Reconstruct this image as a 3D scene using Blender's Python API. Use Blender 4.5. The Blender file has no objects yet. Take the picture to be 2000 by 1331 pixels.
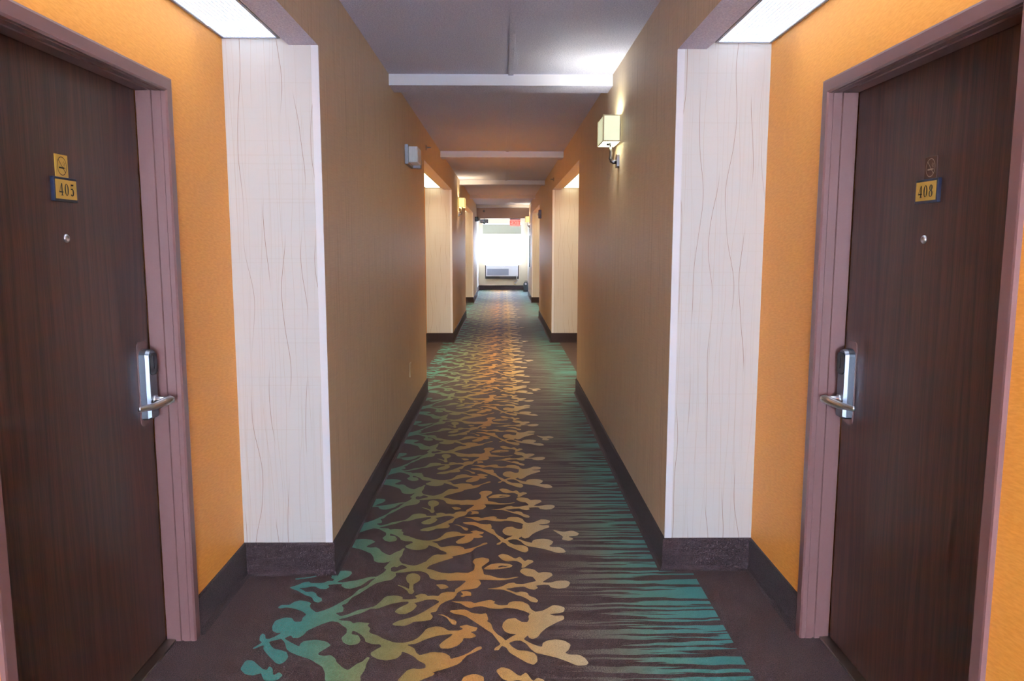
import bpy, bmesh, math
from mathutils import Vector, Matrix
from mathutils.geometry import tessellate_polygon

# ------------------------------------------------------------------ camera
CAM_X, CAM_H = 0.01516, 1.47
F_PX, PITCH, YAW, ROLL = 1481.374, -0.12497, 0.01163, 0.00113
Fv = Vector((math.sin(YAW)*math.cos(PITCH), math.cos(YAW)*math.cos(PITCH), math.sin(PITCH)))
Rv = Fv.cross(Vector((0, 0, 1))).normalized()
Uv = Rv.cross(Fv)
R2 = math.cos(ROLL)*Rv + math.sin(ROLL)*Uv
U2 = -math.sin(ROLL)*Rv + math.cos(ROLL)*Uv
S = bpy.context.scene
cd = bpy.data.cameras.new('camera')
cam = bpy.data.objects.new('camera', cd)
S.collection.objects.link(cam)
cd.sensor_width = 36.0
cd.lens = F_PX/2000*36.0
cd.clip_start = 0.05
cam.matrix_world = Matrix.Translation((CAM_X, 0, CAM_H)) @ Matrix((R2, U2, -Fv)).transposed().to_4x4()
S.camera = cam

# ------------------------------------------------------------------ light and exposure
FAR_SKY = 38.0         # brightness of the overcast sky outside the windows
LENS_NEAR = 1.15       # ceiling light lenses beside the camera
LENS_FAR = 2.2
TUBE_NEAR, TUBE_FAR = 4.6, 21.0   # watts leaving each alcove light through its louvred lens
S.view_settings.view_transform = 'Standard'
S.view_settings.look = 'None'
S.view_settings.gamma = 1.0
S.view_settings.exposure = 0.75
S.cycles.use_denoising = True
S.cycles.max_bounces = 10
S.cycles.diffuse_bounces = 6
S.cycles.sample_clamp_indirect = 8.0
W = bpy.data.worlds.new('world')
S.world = W
W.use_nodes = True
bg = W.node_tree.nodes['Background']
bg.inputs[0].default_value = (0.66, 0.80, 1.0, 1)
bg.inputs[1].default_value = FAR_SKY

HW = 0.751                       # half width of the corridor
AL = 1.146                       # alcove walls
CEIL, SOF, LENSZ = 2.607, 2.291, 2.315
Y_END, Y_REAR = 25.3, -3.0
END_CEIL = 2.375
SOLID = [None, (3.29, 7.494), (11.46, 15.526), (19.493, Y_END)]
ALC = [(-0.70, 3.29), (7.494, 11.46), (15.526, 19.493)]
def near_y(side): return 3.273 if side < 0 else 3.312

def area_portal(name, loc, rot, sx, sy):
    l = bpy.data.lights.new(name, 'AREA')
    l.shape = 'RECTANGLE'; l.size = sx; l.size_y = sy
    l.cycles.is_portal = True
    o = bpy.data.objects.new(name, l)
    o.location = loc; o.rotation_euler = rot
    S.collection.objects.link(o)
WZ0, WZ1, WX0, WX1 = 0.84, 2.17, -0.655, 0.610
area_portal('window_portal', (-.02, Y_END+.16, (WZ0+WZ1)/2), (-math.pi/2, 0, 0), 1.26, 1.33)
area_portal('added_rear_portal', (0, Y_REAR-.16, 1.275), (math.pi/2, 0, 0), 1.7, 2.05)  # fill daylight through the opening added behind the camera

# ------------------------------------------------------------------ helpers
def lin(c):
    r = []
    for v in c:
        v = v/255.0
        r.append(v/12.92 if v <= .04045 else ((v+.055)/1.055)**2.4)
    return tuple(r)+(1,)

class N:
    """small wrapper round a node tree"""
    def __init__(s, name):
        s.m = bpy.data.materials.new(name); s.m.use_nodes = True
        s.t = s.m.node_tree; s.n = s.t.nodes
        s.b = s.n['Principled BSDF']; s.out = s.n['Material Output']
    def new(s, typ, **kw):
        n = s.n.new(typ)
        for k, v in kw.items(): setattr(n, k, v)
        return n
    def put(s, sock, v):
        if isinstance(v, bpy.types.NodeSocket): s.t.links.new(v, sock)
        else: sock.default_value = v
    def math(s, op, a, b=0.0, c=0.0, clamp=False):
        n = s.new('ShaderNodeMath', operation=op, use_clamp=clamp)
        s.put(n.inputs[0], a); s.put(n.inputs[1], b)
        if op in ('MULTIPLY_ADD', 'WRAP', 'SMOOTH_MIN'): s.put(n.inputs[2], c)
        return n.outputs[0]
    def xyz(s):
        tc = s.new('ShaderNodeTexCoord'); sp = s.new('ShaderNodeSeparateXYZ')
        s.t.links.new(tc.outputs['Object'], sp.inputs[0])
        return sp.outputs
    def vec(s, x, y, z):
        n = s.new('ShaderNodeCombineXYZ')
        for i, v in enumerate((x, y, z)): s.put(n.inputs[i], v)
        return n.outputs[0]
    def noise(s, vec, scale=1.0, detail=2.0, rough=.5):
        n = s.new('ShaderNodeTexNoise')
        s.put(n.inputs['Vector'], vec)
        n.inputs['Scale'].default_value = scale
        n.inputs['Detail'].default_value = detail
        n.inputs['Roughness'].default_value = rough
        return n.outputs[0]
    def smooth(s, v, lo, hi, a=0.0, b=1.0):
        n = s.new('ShaderNodeMapRange', interpolation_type='SMOOTHSTEP')
        s.put(n.inputs[0], v)
        for i, q in enumerate((lo, hi, a, b)): s.put(n.inputs[i+1], q)
        return n.outputs[0]
    def ramp(s, v, stops, interp='LINEAR'):
        n = s.new('ShaderNodeValToRGB'); s.put(n.inputs[0], v)
        cr = n.color_ramp; cr.interpolation = interp
        while len(cr.elements) < len(stops): cr.elements.new(.5)
        for e, (p, c) in zip(cr.elements, stops):
            e.position = p; e.color = c
        return n.outputs[0]
    def mix(s, f, a, b, mode='MIX'):
        n = s.new('ShaderNodeMix', data_type='RGBA', blend_type=mode)
        s.put(n.inputs[0], f); s.put(n.inputs[6], a); s.put(n.inputs[7], b)
        return n.outputs[2]
    def bump(s, h, strength=.3, dist=.002):
        n = s.new('ShaderNodeBump')
        n.inputs['Strength'].default_value = strength
        n.inputs['Distance'].default_value = dist
        s.put(n.inputs['Height'], h)
        s.t.links.new(n.outputs[0], s.b.inputs['Normal'])
    def fin(s, col, rough=.6, metal=0.0, spec=.5):
        s.put(s.b.inputs['Base Color'], col)
        s.put(s.b.inputs['Roughness'], rough)
        s.b.inputs['Metallic'].default_value = metal
        s.b.inputs['Specular IOR Level'].default_value = spec
        return s.m

def plain(name, rgb, rough=.5, metal=0.0, spec=.5, grain=.04):
    k = N(name); x, y, z = k.xyz()
    n = k.noise(k.vec(x, y, z), 180, 2)
    c = lin(rgb)
    d = tuple(v*(1-grain*3) for v in c[:3])+(1,)
    return k.fin(k.mix(n, c, d), rough, metal, spec)

def glow(name, rgb, strength):
    k = N(name)
    k.b.inputs['Emission Color'].default_value = lin(rgb)
    k.b.inputs['Emission Strength'].default_value = strength
    return k.fin(lin(rgb), .5)

# ------------------------------------------------------------------ materials
def m_vinyl():
    k = N('taupe_wallpaper'); x, y, z = k.xyz()
    h = k.math('ADD', x, y)
    a = k.noise(k.vec(k.math('MULTIPLY', h, 190), 0, k.math('MULTIPLY', z, 4)), 1, 2, .6)
    b = k.noise(k.vec(k.math('MULTIPLY', h, 8), 3, k.math('MULTIPLY', z, 300)), 1, 1)
    c = k.noise(k.vec(k.math('MULTIPLY', h, 55), 9, k.math('MULTIPLY', z, 1.1)), 1, 1)
    line = k.smooth(c, .60, .68)
    t = k.math('ADD', k.math('MULTIPLY', a, .65), k.math('MULTIPLY', b, .35))
    col = k.mix(k.smooth(t, .3, .7), lin((190, 168, 140)), lin((210, 190, 162)))
    col = k.mix(k.math('MULTIPLY', line, .22), col, lin((120, 92, 60)))
    k.bump(t, .25, .001)
    return k.fin(col, .5, 0, .4)
def m_orange():
    k = N('orange_wallpaper'); x, y, z = k.xyz()
    q = k.math('ADD', k.math('MULTIPLY', y, .12), z)
    r = k.math('SUBTRACT', y, k.math('MULTIPLY', z, .12))
    a = k.noise(k.vec(k.math('MULTIPLY', r, 30), 0, k.math('MULTIPLY', q, 170)), 1, 3, .6)
    b = k.noise(k.vec(x, y, z), 3.0, 2)
    col = k.mix(k.smooth(a, .3, .7), lin((208, 138, 52)), lin((222, 152, 66)))
    col = k.mix(k.math('MULTIPLY', b, .12), col, lin((176, 108, 44)))
    k.bump(a, .35, .0012)
    return k.fin(col, .5, 0, .35)
def m_panel():
    k = N('cream_wavy_line_wallpaper'); x, y, z = k.xyz()
    def layer(F, A, seed, zf, w, lo, hi):
        u = k.math('MULTIPLY', x, F)
        cell = k.math('FLOOR', u)
        off = k.noise(k.vec(k.math('MULTIPLY', cell, 17.31), seed, k.math('MULTIPLY', z, zf)), 1, 0)
        d = k.math('SUBTRACT', k.math('FRACT', u), .5)
        d = k.math('SUBTRACT', d, k.math('MULTIPLY', k.math('SUBTRACT', off, .5), A))
        d = k.math('ABSOLUTE', d)
        line = k.smooth(d, w, w*.35)
        msk = k.noise(k.vec(k.math('MULTIPLY', cell, 9.17), seed+5.3, k.math('MULTIPLY', z, 1.7)), 1, 0)
        return k.math('MULTIPLY', line, k.smooth(msk, lo, hi))
    strong = layer(13.5, 1.25, 1.7, 2.6, .020, .44, .54)
    faint = layer(31.0, 1.3, 8.2, 2.0, .030, .38, .5)
    faint2 = layer(21.0, 1.2, 4.4, 2.2, .022, .40, .5)
    gx = k.noise(k.vec(k.math('MULTIPLY', x, 130), 2, k.math('MULTIPLY', z, .8)), 1, 1)
    gz = k.noise(k.vec(k.math('MULTIPLY', x, .8), 7, k.math('MULTIPLY', z, 120)), 1, 1)
    grid = k.math('MAXIMUM', k.smooth(gx, .60, .7), k.smooth(gz, .62, .72))
    col = lin((202, 199, 195))
    col = k.mix(k.math('MULTIPLY', grid, .16), col, lin((176, 160, 140)))
    col = k.mix(k.math('MULTIPLY', faint, .35), col, lin((170, 150, 128)))
    col = k.mix(k.math('MULTIPLY', faint2, .45), col, lin((170, 145, 118)))
    col = k.mix(k.math('MULTIPLY', strong, .9), col, lin((140, 112, 88)))
    return k.fin(col, .45, 0, .4)
def m_ceiling():
    k = N('stippled_ceiling_paint'); x, y, z = k.xyz()
    n = k.noise(k.vec(x, y, z), 130, 3, .7)
    k.bump(n, 1.0, .010)
    return k.fin(k.mix(k.smooth(n, .35, .65), lin((204, 202, 230)), lin((232, 230, 250))), .8, 0, .3)
def m_wood():
    k = N('dark_walnut_door_veneer'); x, y, z = k.xyz()
    wob = k.noise(k.vec(k.math('MULTIPLY', x, 3.2), 1.3, k.math('MULTIPLY', z, .55)), 1, 2, .5)
    u = k.math('ADD', x, k.math('MULTIPLY', wob, .16))
    ring = k.math('SINE', k.math('MULTIPLY', u, 120))
    a = k.noise(k.vec(k.math('MULTIPLY', x, 300), 0, k.math('MULTIPLY', z, 6)), 1, 3, .65)
    b = k.noise(k.vec(k.math('MULTIPLY', u, 60), 4, k.math('MULTIPLY', z, 1.2)), 1, 2, .6)
    t = k.math('ADD', k.math('MULTIPLY', a, .5), k.math('MULTIPLY', b, .5))
    col = k.mix(k.smooth(t, .36, .64), lin((40, 20, 16)), lin((78, 46, 35)))
    col = k.mix(k.math('MULTIPLY', k.smooth(ring, .2, 1.0), .25), col, lin((30, 16, 14)))
    k.bump(t, .25, .0008)
    return k.fin(col, k.smooth(a, 0, 1, .30, .42), 0, .36)
def carpet_base(k):
    x, y, z = k.xyz()
    n = k.smooth(k.noise(k.vec(x, y, z), 240, 2, .6), .28, .72)
    n2 = k.noise(k.vec(x, y, z), 22, 3)
    return x, y, z, n, n2
def m_carpet():
    k = N('brown_carpet_with_teal_streaks'); x, y, z, n, n2 = carpet_base(k)
    col = k.mix(n, lin((26, 12, 13)), lin((92, 60, 58)))
    col = k.mix(k.math('MULTIPLY', n2, .25), col, lin((40, 26, 28)))
    # horizontal streaks, only on the right-hand part of the patterned runner
    yw = k.math('ADD', y, k.math('MULTIPLY', k.noise(k.vec(k.math('MULTIPLY', x, 7), k.math('MULTIPLY', y, 5), 0), 1, 2), .022))
    s1 = k.noise(k.vec(k.math('MULTIPLY', x, 1.7), k.math('MULTIPLY', yw, 30), 0), 1, 2.5, .5)
    thr = k.smooth(x, .12, .85, .502, .500)
    d = k.math('SUBTRACT', s1, thr)
    m = k.smooth(d, -.008, .008)
    speck = k.smooth(n, .42, .62)
    fade = k.smooth(x, .10, .34)
    m = k.math('MULTIPLY', m, fade)
    hold = k.math('MAXIMUM', k.smooth(x, .26, .60), k.math('MULTIPLY', speck, .9))
    m = k.math('MULTIPLY', m, hold)
    edge = k.math('LESS_THAN', x, .873)
    m = k.math('MULTIPLY', m, edge)
    sc = k.ramp(k.smooth(x, .15, .87), [(0, lin((136, 112, 100))), (.35, lin((126, 132, 112))), (.62, lin((92, 146, 128))), (1, lin((62, 142, 136)))])
    sc = k.mix(k.math('MULTIPLY', n, .3), sc, lin((60, 50, 48)))
    col = k.mix(m, col, sc)
    k.bump(n, .8, .004)
    k.b.inputs['Sheen Weight'].default_value = .05
    k.b.inputs['Sheen Roughness'].default_value = .25
    return k.fin(col, .62, 0, .42)
def m_motif():
    k = N('carpet_leaf_motif_yarn'); x, y, z, n, n2 = carpet_base(k)
    t = k.math('DIVIDE', k.math('ADD', x, 1.0), 1.6)
    col = k.ramp(t, [(0, lin((34, 138, 140))), (.14, lin((48, 142, 132))), (.27, lin((98, 138, 98))), (.40, lin((146, 132, 68))),
                     (.54, lin((200, 140, 62))), (.68, lin((212, 168, 96))), (.80, lin((218, 196, 150)))])
    col = k.mix(k.math('MULTIPLY', n, .35), col, lin((120, 90, 60)))
    k.bump(n, .8, .004)
    k.b.inputs['Sheen Weight'].default_value = .05
    k.b.inputs['Sheen Roughness'].default_value = .25
    return k.fin(col, .62, 0, .42)
def m_base():
    k = N('carpet_baseboard_pile'); x, y, z, n, n2 = carpet_base(k)
    col = k.mix(n, lin((24, 13, 17)), lin((68, 46, 50)))
    k.bump(n, .8, .004)
    k.b.inputs['Sheen Weight'].default_value = .05
    k.b.inputs['Sheen Roughness'].default_value = .25
    return k.fin(col, .62, 0, .42)
def m_lens(name, rgb, strength):
    k = N(name); x, y, z = k.xyz()
    gx = k.math('FRACT', k.math('MULTIPLY', x, 62))
    gy = k.math('FRACT', k.math('MULTIPLY', y, 62))
    g = k.math('MAXIMUM', k.smooth(k.math('ABSOLUTE', k.math('SUBTRACT', gx, .5)), .30, .5),
               k.smooth(k.math('ABSOLUTE', k.math('SUBTRACT', gy, .5)), .34, .5))
    st = k.math('SUBTRACT', strength, k.math('MULTIPLY', g, strength*.88))
    k.b.inputs['Emission Color'].default_value = lin(rgb)
    k.put(k.b.inputs['Emission Strength'], st)
    return k.fin(lin((215, 222, 225)), .4)

M = dict(vinyl=m_vinyl(), orange=m_orange(), panel=m_panel(), ceiling=m_ceiling(), wood=m_wood(),
         carpet=m_carpet(), motif=m_motif(), base=m_base(),
         frame=plain('mauve_brown_steel_paint', (104, 73, 71), .36, 0, .5, .01),
         beam=plain('white_beam_paint', (226, 222, 228), .5, 0, .4, .01),
         soffit=m_ceiling(),
         guard=plain('white_corner_guard', (222, 222, 226), .35, 0, .5, .005),
         chrome=plain('satin_chrome', (214, 218, 226), .30, 1.0, .5, .02),
         brushed=plain('brushed_steel', (150, 156, 168), .38, 1.0, .5, .05),
         nickel=plain('smoky_nickel', (118, 114, 120), .32, 1.0, .5, .03),
         bronze=plain('warm_nickel', (170, 160, 150), .3, 1.0, .5, .03),
         black=plain('black_plastic', (26, 30, 34), .25, 0, .5, .02),
         navy=plain('dark_blue_plate_edge', (22, 28, 52), .3, 0, .5, .02),
         gold=plain('brushed_gold_plate', (190, 152, 62), .45, 0.25, .5, .03),
         ink=plain('black_ink', (22, 20, 22), .5, 0, .3, .02),
         etch=plain('pale_engraving', (142, 122, 104), .5, 0, .3, .02),
         smoke=plain('clear_brown_acrylic', (74, 50, 42), .12, 0, .6, .01),
         mauveplate=plain('mauve_plastic_backplate', (104, 78, 76), .2, 0, .6, .01),
         white=plain('white_plastic', (232, 232, 234), .4, 0, .5, .01),
         cream=plain('cream_wall_paint', (226, 212, 184), .6, 0, .3, .01),
         endwhite=plain('white_wall_paint', (232, 228, 226), .6, 0, .3, .01),
         grey=plain('light_grey_plastic', (150, 154, 168), .4, 0, .5, .01),
         darkwood=plain('dark_wood_surround', (46, 26, 24), .4, 0, .5, .03),
         red=plain('dark_red_plastic', (96, 20, 16), .35, 0, .5, .02),
         ivory=plain('ivory_plate', (190, 168, 122), .4, 0, .5, .01),
         lens_near=m_lens('cool_prismatic_lens', (212, 230, 255), LENS_NEAR),
         lens_far=m_lens('warm_prismatic_lens', (252, 248, 205), LENS_FAR),
         bar=glow('lens_joint_bar', (245, 250, 255), 1.5),
         exit_red=glow('lit_red_letters', (255, 60, 50), 1.6), exit_panel=glow('edge_lit_acrylic', (255, 150, 140), .55),
         mauve=plain('mauve_beige_header_paint', (186, 160, 150), .6, 0, .3, .01),
         bulb=glow('lit_bulb', (255, 244, 214), 7.0))

def m_glass(name='window_glass'):
    k = N(name)
    k.b.inputs['Transmission Weight'].default_value = 1.0
    k.b.inputs['IOR'].default_value = 1.0
    return k.fin((1, 1, 1, 1), 0.0, 0, .2)
M['glass'] = m_glass()
def m_shadecloth(name, rgb, em, emrgb):
    k = N(name); x, y, z = k.xyz()
    w = k.noise(k.vec(k.math('MULTIPLY', x, 400), k.math('MULTIPLY', y, 400), k.math('MULTIPLY', z, 60)), 1, 1)
    k.b.inputs['Emission Color'].default_value = lin(emrgb)
    k.b.inputs['Emission Strength'].default_value = em
    return k.fin(k.mix(w, lin(rgb), tuple(v*.9 for v in lin(rgb)[:3])+(1,)), .8, 0, .2)
M['shade_cool'] = m_shadecloth('ivory_lampshade_fabric', (222, 222, 196), .42, (226, 232, 190))
M['shade_warm'] = m_shadecloth('warm_lampshade_fabric', (232, 214, 160), .85, (255, 226, 140))

def m_rollershade():
    k = N('sheer_roller_shade_cloth'); x, y, z = k.xyz()
    tr = k.new('ShaderNodeBsdfTranslucent'); tr.inputs[0].default_value = lin((90, 96, 78))
    df = k.new('ShaderNodeBsdfDiffuse')
    s = k.math('SINE', k.math('MULTIPLY', z, 160))
    k.put(df.inputs[0], k.mix(k.smooth(s, -1, 1), lin((196, 192, 170)), lin((182, 180, 160))))
    mx = k.new('ShaderNodeMixShader'); mx.inputs[0].default_value = .22
    k.t.links.new(df.outputs[0], mx.inputs[1]); k.t.links.new(tr.outputs[0], mx.inputs[2])
    k.t.links.new(mx.outputs[0], k.out.inputs[0])
    return k.m
M['roller'] = m_rollershade()

# ------------------------------------------------------------------ mesh building
def link(name, bm, mats, parent=None, smooth=False, **props):
    me = bpy.data.meshes.new(name)
    bm.normal_update(); bm.to_mesh(me); bm.free()
    for m in (mats if isinstance(mats, (list, tuple)) else [mats]): me.materials.append(M[m])
    if smooth:
        for p in me.polygons: p.use_smooth = True
    o = bpy.data.objects.new(name, me)
    S.collection.objects.link(o)
    if parent: o.parent = parent
    for k_, v in props.items(): o[k_] = v
    return o
def struct(name, bm, mats, **kw): return link(name, bm, mats, kind='structure', **kw)
def thing(name, label, cat, loc, rotz=0, group=None):
    o = bpy.data.objects.new(name, None); S.collection.objects.link(o)
    o.empty_display_size = .1
    o.location = loc; o.rotation_euler = (0, 0, rotz)
    o['label'] = label; o['category'] = cat
    if group: o['group'] = group
    return o
def box(bm, x0, x1, y0, y1, z0, z1, mi=0, faces=None, bevel=0):
    """faces: dict of direction -> material index, directions -x +x -y +y -z +z"""
    if bevel:
        b2 = bmesh.new(); box(b2, x0, x1, y0, y1, z0, z1, mi, faces)
        bmesh.ops.bevel(b2, geom=list(b2.edges), offset=bevel, segments=2, affect='EDGES', profile=.6)
        tmp = bpy.data.meshes.new('t'); b2.to_mesh(tmp); b2.free(); bm.from_mesh(tmp); bpy.data.meshes.remove(tmp)
        return
    v = [bm.verts.new(p) for p in ((x0,y0,z0),(x1,y0,z0),(x1,y1,z0),(x0,y1,z0),(x0,y0,z1),(x1,y0,z1),(x1,y1,z1),(x0,y1,z1))]
    F = {'-z':(3,2,1,0), '+z':(4,5,6,7), '-y':(0,1,5,4), '+x':(1,2,6,5), '+y':(2,3,7,6), '-x':(3,0,4,7)}
    for k_, q in F.items():
        f = bm.faces.new([v[i] for i in q]); f.material_index = (faces or {}).get(k_, mi)
def tube(bm, pts, radii, seg=12, flat=(1, 1)):
    """swept tube with rounded ends through pts"""
    pts = [Vector(p) for p in pts]; rings = []
    for i, p in enumerate(pts):
        d = (pts[min(i+1, len(pts)-1)] - pts[max(i-1, 0)]).normalized()
        a = Vector((0, 0, 1)) if abs(d.z) < .9 else Vector((1, 0, 0))
        s_ = d.cross(a).normalized(); u_ = s_.cross(d)
        r = radii[i] if isinstance(radii, (list, tuple)) else radii
        rings.append([bm.verts.new(p + s_*r*flat[0]*math.cos(2*math.pi*j/seg) + u_*r*flat[1]*math.sin(2*math.pi*j/seg)) for j in range(seg)])
    for a, b in zip(rings, rings[1:]):
        for j in range(seg): bm.faces.new((a[j], a[(j+1) % seg], b[(j+1) % seg], b[j]))
    bm.faces.new(rings[0][::-1]); bm.faces.new(rings[-1])
    bmesh.ops.recalc_face_normals(bm, faces=bm.faces[:])
def lathe(bm, prof, axis_mat, seg=24):
    """prof: (radius, height) pairs, revolved about local z, then moved by axis_mat"""
    rings = [[bm.verts.new(axis_mat @ Vector((r*math.cos(2*math.pi*j/seg), r*math.sin(2*math.pi*j/seg), h))) for j in range(seg)] for r, h in prof]
    for a, b in zip(rings, rings[1:]):
        for j in range(seg): bm.faces.new((a[j], a[(j+1) % seg], b[(j+1) % seg], b[j]))
    bm.faces.new(rings[0][::-1]); bm.faces.new(rings[-1])
def prism(bm, outline, y0, y1, mi=0):
    """outline in local x,z extruded along local y (y0 = side facing the corridor)"""
    a = [bm.verts.new((x, y0, z)) for x, z in outline]; b = [bm.verts.new((x, y1, z)) for x, z in outline]
    n = len(a)
    f = bm.faces.new(a); f.material_index = mi
    bm.faces.new(b[::-1]).material_index = mi
    for i in range(n): bm.faces.new((b[i], b[(i+1) % n], a[(i+1) % n], a[i])).material_index = mi
    bmesh.ops.recalc_face_normals(bm, faces=bm.faces[:])
def curve_text(name, txt, size, y, x, z, mat, parent, extrude=.0006):
    c = bpy.data.curves.new(name, 'FONT'); c.body = txt; c.size = size; c.extrude = extrude
    c.align_x = 'CENTER'; c.align_y = 'CENTER'
    o = bpy.data.objects.new('t', c); S.collection.objects.link(o)
    dg = bpy.context.evaluated_depsgraph_get()
    me = bpy.data.meshes.new_from_object(o.evaluated_get(dg))
    bpy.data.objects.remove(o); bpy.data.curves.remove(c)
    me.transform(Matrix.Translation((x, y, z)) @ Matrix.Rotation(math.pi/2, 4, 'X'))
    me.materials.clear(); me.materials.append(M[mat])
    q = bpy.data.objects.new(name, me); S.collection.objects.link(q); q.parent = parent
    return q

# ------------------------------------------------------------------ carpet motif, traced outlines
# pairs are (u, v) on an eight-fold enlargement of the floor in front of the camera
OUT = [(1340,860),(1260,800),(1240,760),(1260,710),(1180,680),(1080,670),(980,700),(930,740),(800,740),(740,780),(770,800),(880,780),(1000,800),(1120,840),(1190,890),(1130,940),(1110,1003),(1000,1003),(960,943),(850,938),(700,988),(650,1078),(660,1150),(720,1180),(800,1178),(700,1235),(600,1275),(550,1270),(545,1215),(505,1185),(460,1230),(455,1300),(500,1328),(345,1420),(370,1432),(520,1365),(515,1440),(600,1540),(700,1645),(770,1675),(850,1630),(905,1560),(880,1480),(780,1445),(690,1430),(640,1390),(600,1320),(700,1293),(800,1273),(850,1330),(875,1430),(930,1480),(1050,1530),(1250,1595),(1400,1690),(1530,1755),(1510,1830),(1520,1930),(2040,1930),(2020,1800),(2090,1780),(2120,1670),(2180,1565),(2140,1555),(2060,1630),(1980,1660),(1830,1770),(1740,1710),(1660,1640),(1640,1580),(1570,1525),(1450,1540),(1370,1520),(1380,1490),(1480,1430),(1575,1370),(1500,1315),(1350,1285),(1150,1305),(1090,1350),(1075,1395),(950,1330),(870,1285),(845,1265),(945,1215),(975,1260),(1060,1260),(1140,1215),(1200,1145),(1330,1085),(1450,1035),(1580,993),(1690,1015),(1750,1065),(1820,1110),(1815,1185),(1730,1258),(1760,1330),(1860,1375),(1960,1360),(2010,1340),(2035,1290),(2000,1215),(1890,1200),(1910,1140),(2000,1180),(2060,1225),(2100,1270),(2110,1320),(2220,1358),(2340,1358),(2360,1395),(2290,1430),(2190,1490),(2195,1535),(2300,1590),(2440,1612),(2600,1580),(2670,1520),(2680,1470),(2770,1500),(2880,1560),(2930,1610),(3050,1670),(3050,1730),(2940,1748),(2860,1733),(2760,1765),(2690,1838),(2600,1930),(2850,1930),(3000,1858),(3200,1785),(3400,1728),(3580,1660),(3690,1535),(3800,1488),(3935,1425),(3920,1390),(3850,1400),(3730,1488),(3600,1545),(3440,1588),(3430,1540),(3340,1490),(3150,1478),(2960,1530),(2905,1490),(2870,1415),(2750,1365),(2900,1350),(3060,1275),(3250,1220),(3480,1193),(3440,1235),(3330,1305),(3260,1370),(3290,1425),(3430,1425),(3560,1375),(3630,1305),(3640,1260),(3750,1265),(3840,1235),(3825,1205),(3750,1165),(3835,1150),(3865,1095),(3760,1075),(3690,1048),(3570,1080),(3640,1118),(3570,1143),(3400,1143),(3365,1115),(3300,1083),(3190,1078),(3060,1115),(3000,1190),(2930,1258),(2830,1308),(2700,1335),(2560,1330),(2400,1275),(2290,1215),(2190,1185),(2165,1155),(2190,1108),(2140,1065),(2180,1025),(2000,1010),(1915,1030),(1880,995),(1730,985),(1690,968),
(1800,945),(1930,900),(2040,872),(2110,842),(2190,802),(2300,802),(2500,728),(2680,695),(2785,690),(2780,720),(2680,765),(2600,810),(2565,850),(2630,885),(2740,885),(2850,830),(2915,760),(2895,725),(2865,712),(2950,695),(3060,660),(3190,655),(3275,690),(3150,770),(3000,860),(2850,930),(2620,990),(2525,1040),(2560,1065),(2700,1073),(2800,1045),(2870,1003),(3000,998),(3130,978),(3165,925),(3120,865),(3220,845),(3245,790),(3280,735),(3380,680),(3480,650),(3530,590),(3540,555),(3620,510),(3720,500),(3850,480),(3920,410),(3890,350),(3800,345),(4000,350),(4250,357),(4400,335),(4510,305),(4470,300),(4330,325),(4180,320),(4060,280),(3960,265),(3950,210),(3920,150),(3990,100),(4045,60),(4040,20),(3936,-4),(3816,20),(3780,70),(3820,110),(3810,195),(3720,240),(3640,240),(3540,230),(3430,250),(3280,235),(3150,190),(3060,172),(3125,120),(3300,60),(3500,0),(3400,-30),(3150,10),(3050,65),(2930,115),(2860,128),(2780,115),(2680,92),(2630,32),(2688,-40),(2700,-112),(2604,-64),(2540,20),(2450,110),(2395,165),(2440,185),(2400,230),(2290,300),(2190,300),(2000,350),(1760,390),(1670,385),(1700,365),(1850,300),(1900,250),(1890,215),(1800,205),(1700,210),(1690,175),(1650,205),(1620,245),(1450,243),(1460,262),(1560,275),(1590,290),(1570,320),(1620,340),(1600,370),(1530,365),(1460,395),(1380,400),(1260,400),(1230,375),(1150,385),(1050,430),(920,470),(960,490),(1050,520),(1170,590),(1270,620),(1310,690),(1370,708),(1430,680),(1430,640),(1350,600),(1340,560),(1280,530),(1180,540),(1140,510),(1070,480),(1160,475),(1260,455),(1330,455),(1390,490),(1500,495),(1550,460),(1520,430),(1660,415),(1750,415),(1730,445),(1800,485),(1880,490),(2000,455),(2060,430),(2170,350),(2275,318),(2200,375),(2150,430),(2080,470),(2000,505),(1900,600),(1760,680),(1600,770),(1450,830)]
H1 = [(1720,920),(1850,885),(2000,818),(2100,805),(2260,760),(2345,690),(2420,610),(2570,590),(2690,615),(2690,655),(2800,655),(2920,640),(2880,600),(2980,565),(3050,575),(3085,605),(3160,595),(3250,605),(3290,560),(3380,535),(3510,540),(3510,500),(3590,450),(3690,365),(3560,358),(3400,368),(3370,345),(3220,355),(3120,325),(3100,275),(3060,240),(2960,210),(2850,215),(2700,235),(2580,240),(2590,285),(2520,350),(2400,370),(2280,400),(2170,465),(2110,505),(2000,575),(1900,625),(1820,720),(1740,745),(1770,790),(1760,850),(1640,870)]
H2 = [(2510,160),(2560,140),(2600,155),(2680,110),(2775,160),(2620,205),(2570,225),(2510,215)]
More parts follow.
